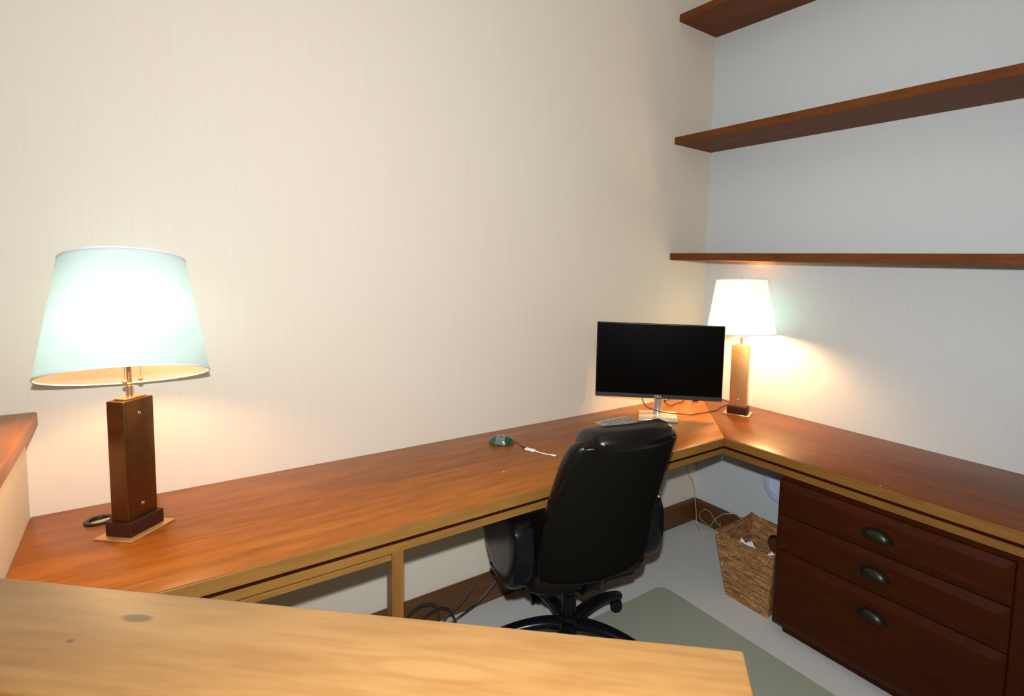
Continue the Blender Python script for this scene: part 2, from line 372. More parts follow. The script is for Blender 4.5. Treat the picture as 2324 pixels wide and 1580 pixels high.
# half wall, straight run then a diagonal run; its timber cap is a ledge
LX, LY = -2.75, -0.977
d45 = Vector((0.704, -0.710)); pn = Vector((-0.710, -0.704))
E0 = Vector((-1.993, -1.74))
def ledge_poly(inner, outer, endcut):
    """cap outline: inner/outer distance from the room-side edge"""
    c0 = Vector((LX, LY))
    a = (LX-inner, 0)
    def corner(off):
        # x = LX-off meets the diagonal line shifted by off
        P0 = E0 + pn*off; t = (LX-off-P0.x)/d45.x; return Vector((LX-off, P0.y+d45.y*t))
    k1, k2 = corner(inner), corner(outer)
    e1 = E0 + pn*inner - d45*endcut; e2 = E0 + pn*outer - d45*endcut
    return [(LX-inner, -.001), tuple(k1), tuple(e1), tuple(e2), tuple(k2), (LX-outer, -.001)]
pw = ledge_poly(.026, .144, .03)
struct('wall_partition', prism(NB(), pw, 0, .9865), M['paper'])
lg = thing('ledge_cap', 'wooden ledge capping the half wall, running across the foreground and up the left side', 'ledge', (LX, 0, .987))
def lbm(poly, z0, z1, bev):
    bm = prism(NB(), [(p[0]-LX, p[1]) for p in poly], z0-.987, z1-.987, bev, 3); return bm
full = ledge_poly(0, .17, 0)
k1, k2 = full[1], full[4]
diag = [k1, full[2], full[3], k2]; side = [full[0], k1, k2, full[5]]
def diag_obj(name, poly, z0, z1, bev, mt):
    """the diagonal board keeps world texture coordinates through its own origin"""
    bm = prism(NB(), poly, z0, z1, bev, 3)
    o = link(name, bm, mt, lg, True); o.matrix_parent_inverse = Matrix.Translation((-LX, 0, -.987)); return o
diag_obj('diagonal_board', diag, 1.009, 1.05, .005, M['ledge'])
link('side_board', lbm(side, 1.009, 1.05, .005), M['ledge_y'], lg, True)
tr = ledge_poly(.012, .158, .012)
link('moulding', lbm([tr[0], tr[1], tr[4], tr[5]], .987, 1.009, .003), M['ledge_y'], lg, True)
diag_obj('moulding', [tr[1], tr[2], tr[3], tr[4]], .987, 1.009, .003, M['ledge'])

# ------------------------------------------------------------------ corner desk
DZ, D1, D2 = .76, .628, .576
desk = thing('corner_desk', 'long built-in L-shaped wooden desk running along both walls', 'desk', (0, 0, .722))
dz = -.722
XW = -2.775       # the half wall's face
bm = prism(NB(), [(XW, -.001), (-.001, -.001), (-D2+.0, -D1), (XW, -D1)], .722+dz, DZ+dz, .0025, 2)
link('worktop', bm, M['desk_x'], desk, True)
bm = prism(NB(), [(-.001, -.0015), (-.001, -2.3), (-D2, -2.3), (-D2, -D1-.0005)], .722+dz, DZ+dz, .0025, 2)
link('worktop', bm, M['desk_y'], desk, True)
# slim edge band on the front face (paler than the top)
link('edge_band', box(NB(), (XW, -D1-.004, .7225+dz), (-D2-.004, -D1-.0004, DZ-.002+dz), .001), M['edge_x'], desk)
link('edge_band', box(NB(), (-D2-.004, -D1-.0045, .7225+dz), (-D2-.0004, -2.3, DZ-.002+dz), .001), M['edge_y'], desk)
# recessed groove, its shade put in as a dark strip, then the apron
link('groove_shade_strip', prism(NB(), [(XW, -D1+.03), (XW, -D1+.012), (-D2+.012, -D1+.012), (-D2+.012, -2.3), (-D2+.03, -2.3), (-D2+.03, -D1+.03)], .706+dz, .722+dz), M['groove'], desk)
link('apron', box(NB(), (XW, -.612, .678+dz), (-.562, -.590, .7085+dz), .0015), M['edge_x'], desk)
link('apron', box(NB(), (-.562, -.612, .678+dz), (-.540, -2.3, .7085+dz), .0015), M['edge_y'], desk)
link('post', box(NB(), (-2.008, -.612, 0+dz), (-1.975, -.572, .678+dz), .0015), M['post'], desk)
link('frame_rail', box(NB(), (XW, -.610, .658+dz), (-2.008, -.592, .674+dz), .0015), M['edge_x'], desk)
# grommet in the desk top by the lamp
g = thing('cable_grommet', 'dark metal ring grommet set in the desk top behind the large lamp', 'grommet', (-2.628, -.137, DZ))
link('ring', lathe(NB(), [(.034, 0), (.034, .004), (.030, .006), (.023, .005), (.022, .001)], seg=40), M['bronze'], g, True)
link('flap', prism(NB(), [(.021*math.cos(a), .021*math.sin(a)) for a in [math.radians(200+ k*14) for k in range(14)]], .0008, .003), M['brass_pale'], g)

# ------------------------------------------------------------------ wall shelves
for nm, z, th, lab in (('low', 1.530, .036, 'lowest long wooden shelf on the right wall, directly above the far lamp'),
                    ('mid', 2.141, .036, 'middle long wooden shelf on the right wall, between the other two'),
                    ('top', 2.767, .036, 'topmost wooden shelf, high on the right wall at the picture edge')):
    s = thing('wall_shelf', lab, 'shelf', (0, 0, z), group='long shelves on the right wall')
    link('board', box(NB(), (-.2985+.02, -.001, 0), (-.001, -2.5, th-.002), .001), M['shelf'], s)
    link('front_edge', box(NB(), (-.300, -.001, -.0005), (-.2785, -2.5, th), .002), M['shelf'], s)

# ------------------------------------------------------------------ table lamps
def rotbox(bm, w, d, z0, z1, bev):
    return box(bm, (-w/2, -d/2, z0), (w/2, d/2, z1), bev, 3)
def make_lamp(label, loc, rz, metal, shade_c, axis, h, rb, rt_, plate_m, watts, lz, added_diffuser=False):
    """slab lamp; w is the broad side along local X. shade given in world space"""
    t = thing('table_lamp', label, 'lamp', loc, rz)
    link('base_plate', rotbox(NB(), .133, .105, 0, .004, .001), plate_m, t, True)
    link('base_block', rotbox(NB(), .099, .069, .004, .040, .0015), M['block'], t, True)
    cb = rotbox(NB(), .085, .047, .040, .352, .0018); colm = link('column', cb, metal, t, True)
    for sz in (.075, .315):
        link('rivet', lathe(NB(), [(.0045, 0), (.0040, .0012), (.002, .002)], (0, -.0235, sz), 14, axis=(0, -1, 0)), M['brass_pale'], colm, True)
    link('cap_plate', rotbox(NB(), .060, .030, .352, .357, .001), M['brass_pale'], t, True)
    iz = Matrix.Rotation(-rz, 3, 'Z'); base = Vector(loc)
    def L3(p): return iz @ (Vector(p)-base)
    ax = (iz @ Vector(axis)).normalized(); sc_ = L3(shade_c)
    bm = lathe(NB(), [(.0072, .357), (.0072, .385), (.0088, .387), (.0088, .392), (.0058, .394), (.0058, .440), (.0058, .60)], seg=20)
    link('stem', bm, M['brass_pale'], t, True)
    link('socket', lathe(NB(), [(.013, .44), (.016, .445), (.016, .485), (.012, .49)], seg=20), M['brass_pale'], t, True)
    # shade shell with thickness
    th = .0014
    prof = [(rb, 0), (rt_, h), (rt_-th, h), (rb-th, 0)]
    prof2 = [(rb-(rb-rt_)*k/8, h*k/8) for k in range(9)]
    prof3 = [(r-th, z) for r, z in reversed(prof2)]
    sh = link('shade', lathe(NB(), prof2+prof3, sc_, 72, close=True, axis=ax), M['shade'], t, True)
    sh.data.materials.append(M['lining'])
    for p in sh.data.polygons:      # the inside faces of the shell are the gold lining
        q_ = p.center - sc_; ra = q_ - ax*q_.dot(ax)
        if p.normal.dot(ra) < 0: p.material_index = 1
    for r, z in ((rb, .002), (rt_, h-.002)):
        bm = lathe(NB(), [(r+.0005, z-.002), (r+.0007, z), (r+.0005, z+.002), (r-th-.0004, z+.002), (r-th-.0004, z-.002)], sc_, 72, close=True, axis=ax)
        link('binding', bm, M['trimcloth'], sh, True)
    topc = sc_ + ax*h
    bm = NB(); q = Vector((0, 0, 1)).rotation_difference(ax)
    for k in range(3):
        a = k*2*math.pi/3+.5; tube(bm, [topc-ax*.008, topc-ax*.008 + q @ Vector((math.cos(a)*(rt_-.001), math.sin(a)*(rt_-.001), 0))], .0015, 6)
    if added_diffuser: link('added_diffuser', lathe(NB(), [(.001, -.002), (rt_-.002, -.002), (rt_-.002, -.0006), (.001, -.0006)], topc-ax*.006, 48, axis=ax), M['shade'], sh, True)  # added disc, holds back the light leaving the open shade top
    link('spider', bm, M['brass_pale'], sh)
    link('finial', lathe(NB(), [(.003, -.012), (.008, -.006), (.009, 0), (.006, .005), (.002, .007)], topc, 16, axis=ax), M['brass_pale'], t, True)
    # two bulbs and their pull chains
    for k, sx in enumerate((-1, 1)):
        c = Vector((0, 0, .50)) + Vector((sx*.032, 0, 0))
        bm = NB(); lathe(bm, [(.010, -.03), (.012, -.02), (.022, .0), (.027, .018), (.022, .036), (.010, .046), (.002, .048)], c, 18)
        link('bulb', bm, M['bulb'], t, True)
        bm = NB(); pth = [Vector((sx*.014, 0, .47)), Vector((sx*.022, -.010, .45)), Vector((sx*.022, -.010, .405))]
        tube(bm, pth, .0008, 6); link('pull_chain', bm, M['brass_pale'], t)
        bm = NB(); lathe(bm, [(.0006, .006), (.0045, .004), (.006, 0), (.0045, -.004), (.0006, -.006)], (sx*.022, -.010, .40), 14)
        link('chain_ball', bm, M['brass_pale'], t, True)
    lw = light('lamp_light', 'POINT', (0, 0, 0), watts, (1.0, 0.60, 0.25), .055)
    lw.parent = t; lw.location = (0, 0, lz)
    return t
lampL = make_lamp('large table lamp with tilted white shade and dark bronze column on left desk end', (-2.5525, -.2515, DZ), math.radians(46), M['brass_dark'],
                  (-2.556, -.253, 1.171), (0.011, .30, 1), .305, .174, .130, M['brass'], 14, .515, True)
lampR = make_lamp('far corner table lamp with golden brass column, partly behind the monitor', (-.190, -.412, DZ), math.radians(-66), M['brass'],
                  (-.190, -.405, 1.166), (.02, .06, 1), .274, .172, .123, M['brass_pale'], 50, .485)

# ------------------------------------------------------------------ monitor
u = Vector((.713, -.701, 0)); nb = Vector((.701, .713, 0))
mon = thing('computer_monitor', 'black flat computer monitor with a blank screen on a silver stand in the desk corner', 'monitor', (-.589, -.236, DZ), math.atan2(u.y, u.x))
# local X runs along the screen to the right, local Y backwards (away from the camera)
off = Vector((-.609, -.251, 0)) - Vector((-.589, -.236, 0)); oy = off.dot(nb); ox = off.dot(u)
z0, z1 = .857-DZ, 1.219-DZ
hw = .3035
body = link('housing', box(NB(), (ox-hw, oy, z0), (ox+hw, oy+.022, z1), .003, 3), M['bezel'], mon, True)
bm = NB(); box(bm, (ox-.2, oy+.02, z0+.08), (ox+.2, oy+.045, z1-.05), .012, 3); link('rear_housing', bm, M['bezel'], mon, True)
link('screen', box(NB(), (ox-hw+.004, oy-.0012, z0+.021), (ox+hw-.004, oy+.001, z1-.004)), M['screen'], mon)
link('chin_strip', box(NB(), (ox-hw+.002, oy-.0022, z0+.001), (ox+hw-.002, oy+.001, z0+.0205), .0006), M['bezel'], mon)
# maker's lettering
fc = bpy.data.curves.new('lettering_curve', 'FONT'); fc.body = 'DELL'; fc.size = .016; fc.align_x = 'CENTER'; fc.align_y = 'CENTER'; fc.extrude = .0003; fc.offset = .0002
fo = bpy.data.objects.new('lettering_tmp', fc); col.objects.link(fo)
dg = bpy.context.evaluated_depsgraph_get(); me = bpy.data.meshes.new_from_object(fo.evaluated_get(dg))
bpy.data.objects.remove(fo); me.materials.clear(); me.materials.append(M['logo'])
lo = bpy.data.objects.new('lettering', me); col.objects.link(lo); lo.parent = body
lo.rotation_euler = (math.pi/2, 0, 0); lo.location = (ox, oy-.0026, z0+.0108)
bm = NB(); prism(bm, [(-.0935, -.083), (.0935, -.083), (.0925, .083), (-.0925, .083)], 0, .010, .002, 2)
link('stand_base', bm, M['silver_base'], mon, True)
link('stand_neck', lathe(NB(), [(.022, .010), (.022, .30), (.018, .302)], (0, .038, 0), 32), M['silver'], mon, True)
link('hinge', box(NB(), (-.04, oy+.04, .20), (.04, .05, .30), .004), M['silver'], mon, True)
# ------------------------------------------------------------------ cords on the desk
def cord(name, pts, r, mt, label, cat='cable', n=8, group=None):
    P = [Vector(p) for p in pts]; o0 = P[0].copy()
    bm = tube(NB(), catmull([p-o0 for p in P], n), r, 8)
    o = link(name, bm, mt, None, True); o.location = o0; return tag(o, label, cat, group)
Z0 = DZ+.0028
cord('monitor_cable', [(-.640, -.172, .895), (-.650, -.185, .852), (-.648, -.202, .826), (-.637, -.213, .810), (-.618, -.231, .801), (-.591, -.258, .791), (-.545, -.262, .780), (-.512, -.273, .7745), (-.470, -.292, .770), (-.430, -.306, Z0+.001), (-.385, -.310, Z0+.0005), (-.302, -.320, Z0), (-.235, -.316, Z0+.0005), (-.185, -.292, Z0), (-.120, -.280, Z0), (-.077, -.272, Z0)],
     .0022, M['cord'], 'long thin black cord looping in front of the silver stand toward the far lamp')
cord('power_cord', [(-.47, -.15, .95), (-.44, -.12, .85), (-.375, -.080, Z0+.01), (-.385, -.128, Z0+.002), (-.350, -.118, Z0+.001), (-.317, -.106, Z0+.001), (-.26, -.10, Z0+.001), (-.20, -.06, Z0+.001)],
     .0022, M['cord'], 'short black cord bent in a V on the desk just right of the silver stand')
cord('lamp_cord', [(-.33, -.03, Z0), (-.20, -.05, Z0+.02), (-.12, -.16, Z0+.04), (-.085, -.21, Z0+.02), (-.045, -.255, Z0), (-.03, -.31, Z0)],
     .0020, M['cord'], 'black cord arching down from the monitor right edge to behind the far lamp')
pl = thing('cable_plug', 'small brown cable plug with a bright metal tip lying under the monitor right half', 'plug', (-.196, -.120, Z0+.0015), math.radians(-20))
link('plug_body', box(NB(), (-.004, -.004, -.004), (.030, .004, .004), .0015), M['bronze'], pl, True)
link('plug_tip', box(NB(), (-.012, -.0028, -.002), (-.004, .0028, .002), .0005), M['silver'], pl)
# fringed mat
mt_ = thing('woven_mat', 'small grey patterned mat with a white fringe beside the monitor stand', 'mat', (-.815, -.205, DZ))
bm = NB(); poly = [(-.901+.815, -.150+.205), (-.896+.815, -.262+.205), (-.735+.815, -.262+.205), (-.722+.815, -.150+.205)]
prism(bm, poly, .0003, .0026, .0006, 1); link('weave', bm, M['rug'], mt_)
bm = NB()
for k in range(26):
    f = k/25; x = -.089+f*.186; yy = .0565
    tube(bm, [(x, yy-.002, .0015), (x+random.uniform(-.002, .002), yy+.006, .0012), (x+random.uniform(-.003, .003), yy+.012+random.uniform(-.002, .003), .0009)], .0008, 5)
for k in range(16):
    f = k/15; y = -.055+f*.111; x = -.087+.001*f
    tube(bm, [(x+.002, y, .0015), (x-.006, y+random.uniform(-.002, .002), .0010)], .0008, 5)
link('fringe', bm, M['scrap'], mt_)
# mouse
ms = thing('computer_mouse', 'dark green mouse-shaped gadget with a glossy grey middle strip on the desk near the wall', 'mouse', (-1.412, -.163, DZ), math.radians(-42))
def dome(bm, ax_, ay_, h, x0=-1, x1=1, n=20, m_=14, lift=0.0):
    g_ = []
    for i in range(n+1):
        s = x0+(x1-x0)*i/n; row = []
        for j in range(m_+1):
            t = -1+2*j/m_; yy = ay_*t*math.sqrt(max(0, 1-s*s*.96)); rr = min(1, s*s*.96 + (1-s*s*.96)*t*t)
            row.append(bm.verts.new((ax_*s, yy, lift+.004+h*(1-rr**1.5)**.6)))
        g_.append(row)
    for i in range(n):
        for j in range(m_): bm.faces.new((g_[i][j], g_[i+1][j], g_[i+1][j+1], g_[i][j+1]))
    # skirt and floor
    rim = [g_[i][0] for i in range(n+1)] + [g_[n][j] for j in range(1, m_+1)] + [g_[i][m_] for i in range(n-1, -1, -1)] + [g_[0][j] for j in range(m_-1, 0, -1)]
    low = [bm.verts.new((v.co.x*.95, v.co.y*.95, .0005)) for v in rim]; k = len(rim)
    for i in range(k): bm.faces.new((rim[i], rim[(i+1) % k], low[(i+1) % k], low[i]))
    bm.faces.new(low[::-1]); return bm
bd = link('shell', dome(NB(), .050, .034, .028), M['green'], ms, True)
bm = NB(); g_ = []
for i in range(9):
    s = -.36+.72*i/8; row = []
    for j in range(15):
        t = -1.0+1.35*j/14; yy = .034*t*math.sqrt(1-s*s*.96); rr = min(1, s*s*.96+(1-s*s*.96)*t*t)
        row.append((.050*s, yy, .0052+.028*(1-rr**1.5)**.6))
    g_.append(row)
top_ = [[bm.verts.new(p) for p in r] for r in g_]; bot_ = [[bm.verts.new((p[0], p[1]*.96, p[2]-.003)) for p in r] for r in g_]
for i in range(8):
    for j in range(14):
        bm.faces.new((top_[i][j], top_[i+1][j], top_[i+1][j+1], top_[i][j+1])); bm.faces.new((bot_[i][j+1], bot_[i+1][j+1], bot_[i+1][j], bot_[i][j]))
for i in range(8):
    bm.faces.new((top_[i][0], bot_[i][0], bot_[i+1][0], top_[i+1][0])); bm.faces.new((top_[i+1][14], bot_[i+1][14], bot_[i][14], top_[i][14]))
for j in range(14):
    bm.faces.new((top_[0][j+1], bot_[0][j+1], bot_[0][j], top_[0][j])); bm.faces.new((top_[8][j], bot_[8][j], bot_[8][j+1], top_[8][j+1]))
link('middle_strip', bm, M['smoke'], ms, True)
bm = NB()
for x, y, z in ((0, -.012, .0315), (-.004, -.021, .026)): lathe(bm, [(.0035, -.002), (.0038, .0012), (.002, .002)], (x, y, z), 12, axis=(0, -.45, 1))
link('button', bm, M['cord'], ms, True)
cord('thin_cable', [(-1.368, -.176, DZ+.006), (-1.360, -.20, DZ+.003), (-1.366, -.235, DZ+.003), (-1.370, -.262, DZ+.004), (-1.3725, -.279, DZ+.006)], lambda f: .0012 if f < .6 else .0012+.004*(f-.6)/.4,
     M['cord_green'], 'thin dark cable running from the green mouse to the white adapter')
ad = thing('cable_adapter', 'white cable adapter with a short cord lying on the desk left of the chair', 'adapter', (-1.374, -.284, DZ), math.radians(-72))
link('adapter_body', box(NB(), (0, -.008, .0004), (.046, .008, .0095), .003, 3), M['white'], ad, True)
link('adapter_cord', tube(NB(), catmull([(.044, 0, .005), (.075, .002, .003), (.105, .004, .003), (.125, .008, .0035)], 6), .0021, 8), M['white'], ad, True)
link('adapter_plug', box(NB(), (.122, .0035, .0008), (.142, .0125, .0065), .002, 3), M['white'], ad, True)
link('plug_tip', box(NB(), (.142, .0055, .002), (.150, .0105, .0050), .0005), M['silver'], ad)
for (x, y), lab in (((-1.562, -.443), 'tiny pale crumb on the desk in front of the green mouse'), ((-.580+.006, -1.288), 'tiny pale crumb near the edge of the right desk leg')):
    bm = NB(); bmesh.ops.create_icosphere(bm, subdivisions=1, radius=.0028)
    for v in bm.verts: v.co = Vector((v.co.x*1.3, v.co.y*.7*random.uniform(.8, 1.2), v.co.z*.5+.0014))
    o = link('crumb', bm, M['scrap']); o.location = (x, y, DZ); tag(o, lab, 'crumb')

# ------------------------------------------------------------------ drawer cabinet under the right leg
CX = -.56
cab = thing('drawer_cabinet', 'dark stained wooden cabinet with three wide drawers under the right desk leg', 'cabinet', (-.3, -1.3, 0))
def cb(a, b, bev=0.0): return box(NB(), (a[0]+.3, a[1]+1.3, a[2]), (b[0]+.3, b[1]+1.3, b[2]), bev)
link('body', cb((CX+.022, -.897, .045), (-.02, -1.95, .676), .001), M['cab'], cab)
link('plinth', cb((CX+.055, -.915, 0), (-.05, -1.95, .045)), M['cab'], cab)
link('stile', cb((CX+.004, -1.683, .045), (CX+.022, -1.95, .676), .001), M['cab'], cab)
def drawer(z0, z1, hz):
    y0, y1 = -.892, -1.676          # left edge, right edge
    yc, zc = (y0+y1)/2, (z0+z1)/2; hy, hz_ = abs(y1-y0)/2, (z1-z0)/2; bv = .024
    bm = NB()
    def ring(dy, dz_, x): return [bm.verts.new((x+.3, yc+s*(hy-dy)+1.3, zc+t*(hz_-dz_))) for s, t in ((1, -1), (1, 1), (-1, 1), (-1, -1))]
    R_ = [ring(0, 0, CX+.021), ring(0, 0, CX+.010), ring(.002, .002, CX+.008), ring(bv, bv, CX), ring(bv+.002, bv+.002, CX-.0015)]
    for a, b in zip(R_, R_[1:]):
        for k in range(4): bm.faces.new((a[k], a[(k+1) % 4], b[(k+1) % 4], b[k]))
    bm.faces.new(R_[-1]); bm.faces.new(R_[0][::-1])
    d = link('drawer', bm, M['cab'], cab)
    # cup pull: quarter-dome hood on a thin back plate
    bm = NB(); hy0 = -1.284+1.3; xf = CX-.0015+.3; a_, b_, dp = .050, .022, .020
    n, m_ = 24, 10; rows = []
    for j in range(m_+1):
        ph = (math.pi/2)*j/m_; row = []
        for i in range(n+1):
            th = math.pi*i/n
            row.append(bm.verts.new((xf-dp*math.sin(ph)*(math.sin(th)**.5 if 0 < i < n else 0)*1.0, hy0+a_*math.cos(th)*(1-.16*math.sin(ph)), hz-.012+ (b_*1.5)*math.sin(th)*math.cos(ph))))
        rows.append(row)
    for j in range(m_):
        for i in range(n): bm.faces.new((rows[j][i], rows[j][i+1], rows[j+1][i+1], rows[j+1][i]))
    # rim flange
    for i in range(n):
        th0, th1 = math.pi*i/n, math.pi*(i+1)/n
        def P(th, k, x): return bm.verts.new((x, hy0+a_*k*math.cos(th), hz-.012+b_*1.5*k*math.sin(th)))
        for xa, xb, ka, kb in ((xf-.003, xf-.003, .93, 1.13), (xf-.003, xf, 1.13, 1.16)):
            q = [P(th0, ka, xa), P(th1, ka, xa), P(th1, kb, xb), P(th0, kb, xb)]; bm.faces.new(q)
    bmesh.ops.remove_doubles(bm, verts=bm.verts, dist=.0002)
    h = link('handle', bm, M['bronze'], d, True)
    sm = h.modifiers.new('thick', 'SOLIDIFY'); sm.thickness = .0012; sm.offset = 0
drawer(.512, .652, .577)
drawer(.3655, .5085, .436)
drawer(.052, .3615, .283)

# ------------------------------------------------------------------ waste basket
bk = thing('waste_basket', 'square woven brown waste basket standing beside the drawer cabinet', 'basket', (-.385, -.72, 0))
def quad(z, f):
    b0 = [(-.485, -.830), (-.485, -.613), (-.275, -.605), (-.275, -.815)]; t0 = [(-.527, -.868), (-.527, -.572), (-.245, -.563), (-.245, -.850)]
    return [Vector((b0[i][0]+(t0[i][0]-b0[i][0])*f+.385, b0[i][1]+(t0[i][1]-b0[i][1])*f+.72, z)) for i in range(4)]
HT = .300; Q0, Q1 = quad(0, 0), quad(HT, 1)
def panel(i, j, hole=False, t=.006):
    """one woven side between corners i and j, thickness inwards, wavy top rim"""
    A, B, C_, D_ = Q0[i], Q0[j], Q1[j], Q1[i]
    nrm = (B-A).cross(D_-A).normalized(); ctr = (Q0[0]+Q0[1]+Q0[2]+Q0[3])/4
    if nrm.dot(ctr-A) < 0: nrm = -nrm
    def P(s, v, d):
        lo_, hi_ = A.lerp(B, s), D_.lerp(C_, s); p = lo_.lerp(hi_, v)
        return p + nrm*d
    out = [(0, 0), (1, 0)] + [(1-k/12, 1+(.010*math.sin(k*1.7)) + (.03 if k in (0, 12) else 0)) for k in range(13)]
    loops = [out]
    if hole:
        hl = [(.5+.15*math.cos(a), .70+.14*math.sin(a)) for a in [2*math.pi*k/24 for k in range(24)]]
        loops.append(hl)
    bm = NB(); tri = tessellate_polygon([[Vector((p[0], p[1], 0)) for p in l] for l in loops])
    flat = [p for l in loops for p in l]
    f1 = [bm.verts.new(P(*p, 0)) for p in flat]; f2 = [bm.verts.new(P(*p, t)) for p in flat]
    for a in tri:
        bm.faces.new([f1[k] for k in a]); bm.faces.new([f2[k] for k in reversed(a)])
    st = 0
    for l in loops:
        n = len(l)
        for k in range(n): bm.faces.new((f1[st+k], f1[st+(k+1) % n], f2[st+(k+1) % n], f2[st+k]))
        st += n
    return bm
link('side', panel(0, 1), M['wicker'], bk); link('side', panel(1, 2), M['wicker'], bk)
link('side', panel(2, 3, True), M['wicker'], bk); link('side', panel(3, 0), M['wicker'], bk)
bm = NB(); vs = [bm.verts.new(p*1.0+Vector((0, 0, 0))) for p in Q0]; v2 = [bm.verts.new(p+Vector((0, 0, .008))) for p in Q0]
bm.faces.new(vs[::-1]); bm.faces.new(v2)
for k in range(4): bm.faces.new((vs[k], vs[(k+1) % 4], v2[(k+1) % 4], v2[k]))
link('bottom', bm, M['wicker'], bk)
bm = NB()
for i in range(4):
    j = (i+1) % 4; tube(bm, catmull([Q1[i]+Vector((0, 0, .006)), Q1[i].lerp(Q1[j], .1), Q1[i].lerp(Q1[j], .5)-Vector((0, 0, .003)), Q1[i].lerp(Q1[j], .9), Q1[j]+Vector((0, 0, .006))], 5), .0042, 8)
    tube(bm, [Q0[i]+Vector((0, 0, .004)), Q1[i]], .0038, 8)
link('rim_binding', bm, M['wicker'], bk, True)
# waste paper
def crumple(name, pts, th, loc, lab, folds=.006):
    bm = NB(); n = 7; a, b, c, d = [Vector(p) for p in pts]; g1, g2 = [], []
    for i in range(n+1):
        r1, r2_ = [], []
        for j in range(n+1):
            p = a.lerp(b, i/n).lerp(d.lerp(c, i/n), j/n); k = folds*(((i*7+j*5) % 5)/4-.5)
            p = p+Vector((k*.5, k*.3, k)); r1.append(bm.verts.new(p)); r2_.append(bm.verts.new(p-Vector((th, 0, th))))
        g1.append(r1); g2.append(r2_)
    for i in range(n):
        for j in range(n):
            bm.faces.new((g1[i][j], g1[i+1][j], g1[i+1][j+1], g1[i][j+1])); bm.faces.new((g2[i][j+1], g2[i+1][j+1], g2[i+1][j], g2[i][j]))
    for i in range(n):
        bm.faces.new((g1[i][0], g2[i][0], g2[i+1][0], g1[i+1][0])); bm.faces.new((g1[i+1][n], g2[i+1][n], g2[i][n], g1[i][n]))
        bm.faces.new((g1[0][i+1], g2[0][i+1], g2[0][i], g1[0][i])); bm.faces.new((g1[n][i], g2[n][i], g2[n][i+1], g1[n][i+1]))
    o = link(name, bm, M['scrap']); o.location = loc; return tag(o, lab, 'paper', 'waste paper in the basket')
crumple('paper_scrap', [(-.008, .030, .050), (.016, .020, .050), (.020, -.060, -.05), (-.028, -.055, -.06)], .0008, (-.372, -.665, .178), 'largest white paper scrap, sticking up in the middle of the waste basket')
crumple('paper_scrap', [(-.02, .02, .014), (.02, .015, .018), (.02, -.025, -.01), (-.02, -.02, -.01)], .0008, (-.405, -.625, .215), 'small torn white paper at the left front rim of the waste basket', .014)
crumple('paper_scrap', [(-.015, .012, .012), (.015, .010, .016), (.015, -.015, 0), (-.015, -.012, -.01)], .0008, (-.385, -.770, .212), 'small white paper at the right side of the waste basket by the cabinet', .010)
bm = NB(); bmesh.ops.create_icosphere(bm, subdivisions=3, radius=.055)
for v in bm.verts:
    k = 1+.16*math.sin(v.co.x*90+v.co.z*60)*math.cos(v.co.y*80); v.co = Vector((v.co.x*1.1*k, v.co.y*1.1*k, v.co.z*.95*k))
o = link('crumpled_paper', bm, M['cord_grey']); o.location = (-.382, -.70, .072); tag(o, 'dark crumpled refuse deep inside the waste basket under the white scraps', 'refuse')

# round white fixture on the right wall by the cabinet
dsc = thing('round_wall_fixture', 'round white fixture with raised ring on the right wall, half hidden by the cabinet', 'wall fixture', (-.001, -.560, .388))
link('face', lathe(NB(), [(.088, 0), (.092, .004), (.092, .014), (.086, .019), (.048, .021), (.046, .0245), (.042, .0245), (.040, .022), (.004, .023)], (0, 0, 0), 56, axis=(-1, 0, 0)), M['disc'], dsc, True)

# ------------------------------------------------------------------ chair mat
bm = prism(NB(), rrect(-1.95, -.672, -1.7, -.385, .05, 6), .0003, .0035, .001, 1)
o = link('chair_mat', bm, M['mat']); tag(o, 'grey green vinyl floor mat with a rounded corner on the carpet', 'floor mat')

# ------------------------------------------------------------------ cords under the desk
cord('green_cable', [(-1.20, -.06, .44), (-1.32, -.10, .31), (-1.362, -.12, .234), (-1.374, -.12, .199), (-1.399, -.12, .158), (-1.446, -.12, .117), (-1.500, -.115, .080), (-1.545, -.08, .030), (-1.60, -.075, .008), (-1.68, -.09, .006), (-1.75, -.13, .006)],
     .0042, M['cord_green'], 'thick dark green cable curving down to the floor left of the chair')
cord('grey_cable', [(-1.507, -.12, .167), (-1.536, -.12, .137), (-1.574, -.12, .106), (-1.615, -.12, .088), (-1.66, -.13, .05), (-1.72, -.14, .008), (-1.80, -.15, .006)],
     .0034, M['cord_grey'], 'short stiff grey cable end sticking up before the baseboard')
cord('coiled_cable', [(-1.82, -.15, .02), (-1.80, -.15, .15), (-1.758, -.15, .185), (-1.724, -.15, .186), (-1.689, -.15, .171), (-1.671, -.15, .142), (-1.667, -.15, .05), (-1.665, -.15, .008)],
     .0036, M['cord_green'], 'looped dark cable arching right beside the desk post', group='looped cables beside the post')
cord('coiled_cable', [(-1.76, -.13, .02), (-1.735, -.13, .10), (-1.715, -.13, .126), (-1.68, -.13, .135), (-1.644, -.13, .132), (-1.616, -.13, .109), (-1.592, -.13, .06), (-1.58, -.13, .008)],
     .0036, M['cord'], 'lower looped cable arching between the post loop and the long green cable', group='looped cables beside the post')
cord('yellow_cord', [(-.17, -.05, .676), (-.165, -.05, .45), (-.135, -.06, .321), (-.098, -.06, .268), (-.074, -.06, .202), (-.071, -.06, .162), (-.060, -.065, .078), (-.062, -.073, .012), (-.085, -.105, .005), (-.109, -.137, .005), (-.100, -.156, .006), (-.075, -.165, .02), (-.09, -.20, .055), (-.1, -.226, .094), (-.1, -.26, .134), (-.1, -.305, .165), (-.06, -.36, .16), (-.04, -.42, .05)],
     .0026, M['cord_gold'], 'pale yellow cord hanging in the room corner and curling on the carpet')
